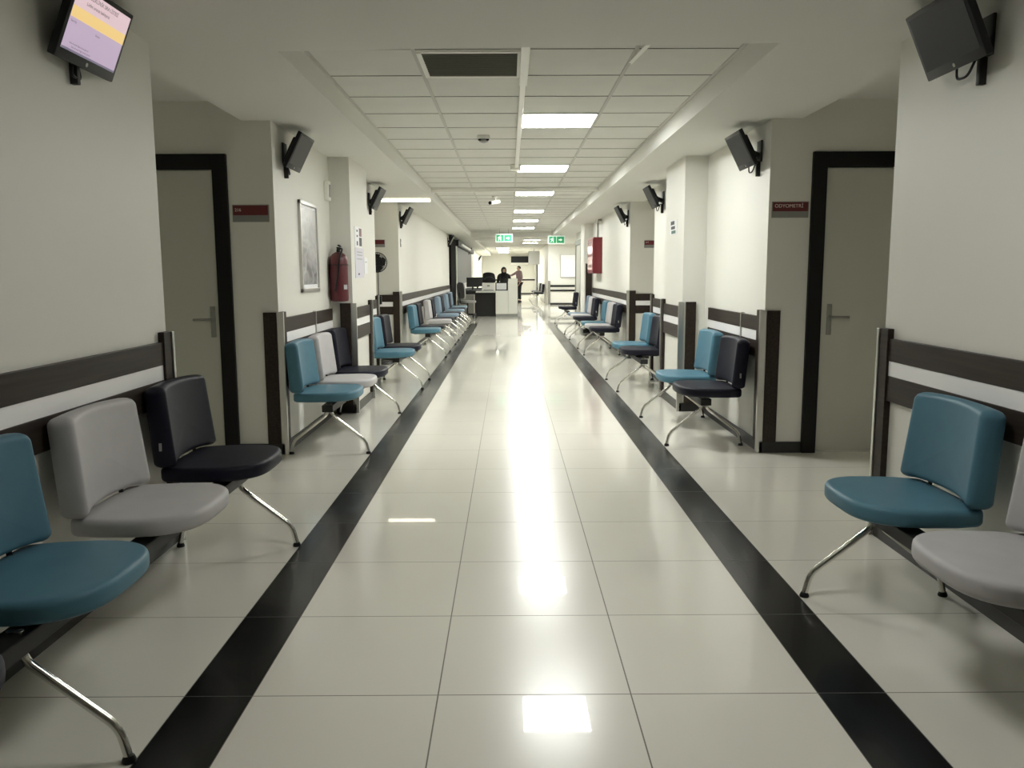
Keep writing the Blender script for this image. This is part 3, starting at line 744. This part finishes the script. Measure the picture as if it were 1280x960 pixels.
bc = thing('black_column', 'black column panel at the end of the white wall', 'column', (XL, 23.95, 0), LEFT)
obj('panel', B(-1.0, 1.0, 0, .06, 0, 2.28, .004), mat('matt_black_panel', (.008, .007, .007), .9, spec=.1), bc); obj('cap', B(-1.02, 1.02, 0, .09, 2.28, 2.345, .004), M['black2'], bc)
sh = thing('roller_shutter', 'grey slatted shutter over the dark counter', 'shutter', (XL, 30.6, .96), LEFT)
bm = bmesh.new()
for k in range(40):
    u = -5.4+k*.27; box(bm, u, u+.25, 0, .03, 0, 1.16, .006)
obj('curtain', bm, M['shutter'], sh)
obj('header_box', B(-5.5, 5.5, 0, .14, 1.16, 1.34, .006), M['black2'], sh); obj('light_strip', B(-1.5, 4.2, .14, .19, 1.20, 1.26, .004), M['white'], sh, label='white strip'); obj('sill', B(-5.5, 5.5, 0, .10, -.08, 0, .004), M['band'], sh, label='white sill')
obj('edge_rail', B(4.85, 5.1, .03, .05, 0, 1.16), M['white'], sh, label='pale edge rail')

# far right: whiteboard wall, benches, hanging screens
wb = thing('whiteboard', 'bright whiteboard on the far cream wall', 'whiteboard', (2.75, 34.3, 1.14))
obj('board', B(-.62, .62, -.02, 0, 0, .89), mat('board_white', (.95, .95, .95), .3), wb)
f = bmesh.new()
for a in ((-.65, .65, -.03, 0, -.03, 0), (-.65, .65, -.03, 0, .89, .92), (-.65, -.62, -.03, 0, -.03, .92), (.62, .65, -.03, 0, -.03, .92)): box(f, *a)
obj('frame', f, M['alu'], wb); obj('pen_tray', B(-.3, .3, -.08, -.02, -.05, -.03), M['alu'], wb)
TN[0] += 1; r = struct('trim_%d' % TN[0])
obj('upper_rail', B(1.65, 6.3, 34.27, 34.3, .73, .81), M['frame'], r); obj('lower_rail', B(1.65, 6.3, 34.27, 34.3, .55, .62), M['frame'], r)
obj('post', B(1.60, 1.70, 34.24, 34.34, 0, .98), M['steel'], r)
TN[0] += 1; r = struct('trim_%d' % TN[0]); obj('rail', B(-1.64, 1.62, 51.97, 52, .84, .93), M['wood'], r)
def fbench(y, label):
    bench('R', [(y, 'navy'), (y+.75, 'grey'), (y+1.5, 'navy')], (y-.1, y+1.6), label, 'far waiting benches', 1.62)
fbench(37.2, 'navy and grey bench beyond the whiteboard wall corner'); fbench(40.3, 'second navy and grey bench beyond the whiteboard wall corner')
ld = thing('display_board', 'long black display board on the far end wall', 'display', (.76, 51.9, 1.95))
obj('panel', B(-.62, .62, 0, .1, 0, .38, .01), M['black'], ld); obj('shelf', B(-.64, .64, -.05, .1, -.12, -.02, .004), M['white'], ld, label='white shelf')
hs = thing('hanging_screen', 'grey panel hanging from ceiling by the far benches', 'screen', (1.25, 41.5, 1.72))
obj('panel', B(-.28, .28, -.03, .03, 0, .66, .006), M['greyp'], hs); obj('rod', tube(bmesh.new(), [(0, 0, .66), (0, 0, .77)], .015, 10), M['steel'], hs)
r = struct('door_6'); f = bmesh.new()
for a in ((47.0, 47.15), (48.4, 48.55)): box(f, 1.56, 1.64, a[0], a[1], 0, 2.1)
box(f, 1.56, 1.64, 47, 48.55, 2.02, 2.12); obj('door_frame', f, M['frame'], r); obj('door_leaf', B(1.585, 1.63, 47.15, 48.4, .02, 2.02), M['door'], r)

# ------------------------------------------------------------------ people
def skin(name, verts, edges, radii, m, parent, root=0, sub=2):
    me = bpy.data.meshes.new(name); me.from_pydata(verts, edges, []); me.materials.append(m)
    o = link(name, me, parent)
    md = o.modifiers.new('Skin', 'SKIN'); md.use_smooth_shade = True
    for i, sv in enumerate(me.skin_vertices[0].data):
        rr = radii[i]; sv.radius = rr if isinstance(rr, tuple) else (rr, rr); sv.use_root = (i == root)
    s = o.modifiers.new('Sub', 'SUBSURF'); s.levels = s.render_levels = sub
    return o
class Sk:
    def __init__(s): s.v = []; s.e = []; s.r = []
    def add(s, p, r, par=None):
        s.v.append(p); s.r.append(r); i = len(s.v)-1
        if par is not None: s.e.append((par, i))
        return i
def hand(k, wrist, d, side, down):
    """palm and five bent fingers from the wrist along d"""
    d = Vector(d).normalized(); dn = Vector(down).normalized(); ac = d.cross(dn).normalized()*side
    w = Vector(k.v[wrist]); p = k.add(tuple(w+d*.05), (.024, .018), wrist)
    for j, (off, ln) in enumerate(((-.026, .070), (-.009, .078), (.009, .073), (.026, .058))):
        a = k.add(tuple(w+d*.095+ac*off), .0095, p); b = k.add(tuple(w+d*(.095+ln*.55)+ac*off*1.1+dn*.012), .0088, a); k.add(tuple(w+d*(.095+ln*.9)+ac*off*1.1+dn*.035), .0078, b)
    a = k.add(tuple(w+d*.045-ac*.034+dn*.008), .011, p); k.add(tuple(w+d*.085-ac*.05+dn*.022), .009, a)
def person(name, label, loc, rz, H, arms, cloth, trous, hooded):
    root = thing(name, label, 'person', loc, rz)
    s = H/1.70; Z = lambda z: z*s
    k = Sk()
    pel = k.add((0, 0, Z(.93)), (.145*s, .105*s)); wa = k.add((0, 0, Z(1.08)), (.13*s, .095*s), pel); ch = k.add((0, -.01, Z(1.28)), (.155*s, .11*s), wa)
    up = k.add((0, 0, Z(1.40)), (.10*s, .08*s), ch); nk = k.add((0, -.01, Z(1.47)), .052*s, up); hd = k.add((0, -.02, Z(1.55)), (.068*s, .078*s), nk); tp = k.add((0, -.012, Z(1.635)), (.066*s, .078*s), hd)
    ends = []
    for sd, (el, wr) in zip((-1, 1), arms):
        sh_ = k.add((sd*.175*s, 0, Z(1.39)), .062*s, up); e = k.add(tuple(Vector(el)*s), .044*s, sh_); w = k.add(tuple(Vector(wr)*s), .029*s, e); ends.append((w, Vector(wr)-Vector(el), sd))
        hp = k.add((sd*.09*s, 0, Z(.86)), .088*s, pel); kn = k.add((sd*.10*s, -.01, Z(.48)), .058*s, hp); an = k.add((sd*.105*s, .015, Z(.09)), .037*s, kn); k.add((sd*.11*s, -.13*s, Z(.035)), (.040*s, .028*s), an)
    for w, d, sd in ends: hand(k, w, d, sd, (0, -.3, -1) if abs(d.normalized().z) < .7 else (0, -1, 0))
    body = skin('body', k.v, k.e, k.r, M['skin'], root)
    # face
    bm = bmesh.new()
    for sd in (-1, 1):
        lathe(bm, [(.001, 0), (.010, .003), (.010, .006), (.001, .008)], 10, Matrix.Translation((sd*.026*s, -.090*s, Z(1.575))) @ Matrix.Rotation(PI/2, 4, 'X'))
    obj('eyes', bm, M['hair'], body)
    nb = bmesh.new(); tube(nb, [(0, -.088*s, Z(1.580)), (0, -.108*s, Z(1.548)), (0, -.094*s, Z(1.538))], [.006, .012, .008], 8); obj('nose', nb, M['skin'], body, smooth=60)
    mb = bmesh.new(); tube(mb, [(-.022*s, -.088*s, Z(1.512)), (0, -.094*s, Z(1.510)), (.022*s, -.088*s, Z(1.512))], [.003, .006, .003], 8); obj('mouth', mb, M['redsign'], body, smooth=60)
    if not hooded:
        eb = bmesh.new()
        for sd in (-1, 1): lathe(eb, [(.008, 0), (.02, .004), (.016, .014)], 10, Matrix.Translation((sd*.070*s, .0, Z(1.555))) @ Matrix.Rotation(sd*PI/2, 4, 'Y') @ Matrix.Scale(1.5, 4, (1, 0, 0)))
        obj('ears', eb, M['skin'], body, smooth=60)
    # clothes: top with sleeves, trousers or skirt, shoes
    q = Sk(); g = 1.09
    a = q.add((0, 0, Z(.88)), (.158*s*g, .12*s*g)); b = q.add((0, 0, Z(1.08)), (.142*s*g, .108*s*g), a); c = q.add((0, -.01, Z(1.28)), (.162*s*g, .118*s*g), b); d = q.add((0, 0, Z(1.41)), (.105*s*g, .085*s*g), c)
    for sd, (el, wr) in zip((-1, 1), arms):
        s1 = q.add((sd*.178*s, 0, Z(1.39)), .070*s, d); e1 = q.add(tuple(Vector(el)*s), .054*s, s1); q.add(tuple((Vector(el)*.15+Vector(wr)*.85)*s), .040*s, e1)
    skin('shirt' if not hooded else 'coat', q.v, q.e, q.r, cloth, root)
    q = Sk(); a = q.add((0, 0, Z(.94)), (.152*s, .115*s))
    for sd in (-1, 1):
        h_ = q.add((sd*.092*s, 0, Z(.85)), .098*s, a); kk = q.add((sd*.102*s, -.01, Z(.48)), .070*s, h_); q.add((sd*.106*s, .012, Z(.10)), .056*s, kk)
    skin('trousers', q.v, q.e, q.r, trous, root)
    for sd in (-1, 1):
        obj('shoe', pad(bmesh.new(), [(.045*math.cos(x), .13*math.sin(x)) for x in [2*PI*i/20 for i in range(20)]], .07, .02, lambda u, v_, dd, sd=sd: Vector((sd*.107*s+u*(1-dd*2), -.045+v_*(1-dd*1.5), dd))), M['black'], root, smooth=60)
    # hair or head scarf
    bm = bmesh.new()
    bmesh.ops.create_uvsphere(bm, u_segments=24, v_segments=16, radius=1)
    for v in bm.verts:
        x, y, z = v.co; f = 1.0
        if hooded:
            if y < -.55 and z < .55: y = -.55
            v.co = Vector((x*.098*s, .012+y*.115*s, Z(1.575)+z*.125*s))
        else:
            if y < -.2 and z < .35: y = max(y, -.2); z = max(z, .0)
            v.co = Vector((x*.083*s, .003+y*.100*s, Z(1.60)+z*.085*s))
    obj('head_scarf' if hooded else 'hair', bm, M['blackcloth'] if hooded else M['hair'], root, smooth=80)
    if hooded:
        obj('scarf_drape', lathe(bmesh.new(), [(.085*s, Z(1.53)), (.10*s, Z(1.47)), (.155*s, Z(1.40)), (.185*s, Z(1.33))], 24, Matrix.Scale(.78, 4, (0, 1, 0))), M['blackcloth'], root, smooth=60)
    return root
person('person', 'person in black head scarf and coat behind the reception desk', (-.16, 26.6, 0), .25, 1.50,
       (((-.24, -.05, 1.14), (-.18, -.30, 1.08)), ((.24, -.05, 1.14), (.17, -.30, 1.08))), M['blackcloth'], M['blackcloth'], True)
person('person', 'person in mauve grey shirt and dark trousers reaching one arm out', (.45, 37.9, 0), -1.05, 1.64,
       (((-.30, -.22, 1.24), (-.30, -.50, 1.22)), ((.25, .02, 1.13), (.25, -.10, .90))), M['pinkcloth'], M['trouser'], False)

# ------------------------------------------------------------------ camera, world, view
cam = bpy.data.cameras.new('camera'); co = bpy.data.objects.new('camera', cam); C.objects.link(co)
pitch, yaw, roll, F = .13304, .00319, -.0039, 1035.333
cp, sp, cy, sy = math.cos(pitch), math.sin(pitch), math.cos(yaw), math.sin(yaw)
fw = Vector((sy*cp, cy*cp, -sp)); rt = Vector((cy, -sy, 0)); upv = rt.cross(fw)
r2 = rt*math.cos(roll)+upv*math.sin(roll); u2 = upv*math.cos(roll)-rt*math.sin(roll)
co.matrix_world = Matrix(((r2.x, u2.x, -fw.x, 0), (r2.y, u2.y, -fw.y, 0), (r2.z, u2.z, -fw.z, 1.3), (0, 0, 0, 1)))
cam.sensor_fit = 'HORIZONTAL'; cam.sensor_width = 36.0; cam.lens = 36.0*F/1280.0; cam.clip_start = .05; cam.clip_end = 200
S.camera = co
w = bpy.data.worlds.new('world'); S.world = w; w.use_nodes = True
w.node_tree.nodes['Background'].inputs[0].default_value = (.02, .02, .02, 1)
vs = S.view_settings
vs.view_transform = 'Standard'; vs.look = 'None'; vs.gamma = 1.0; vs.use_curve_mapping = False; vs.exposure = 0.0
cy_ = S.cycles
cy_.max_bounces = 14; cy_.diffuse_bounces = 10; cy_.glossy_bounces = 6; cy_.sample_clamp_indirect = 8.0
cy_.use_denoising = True
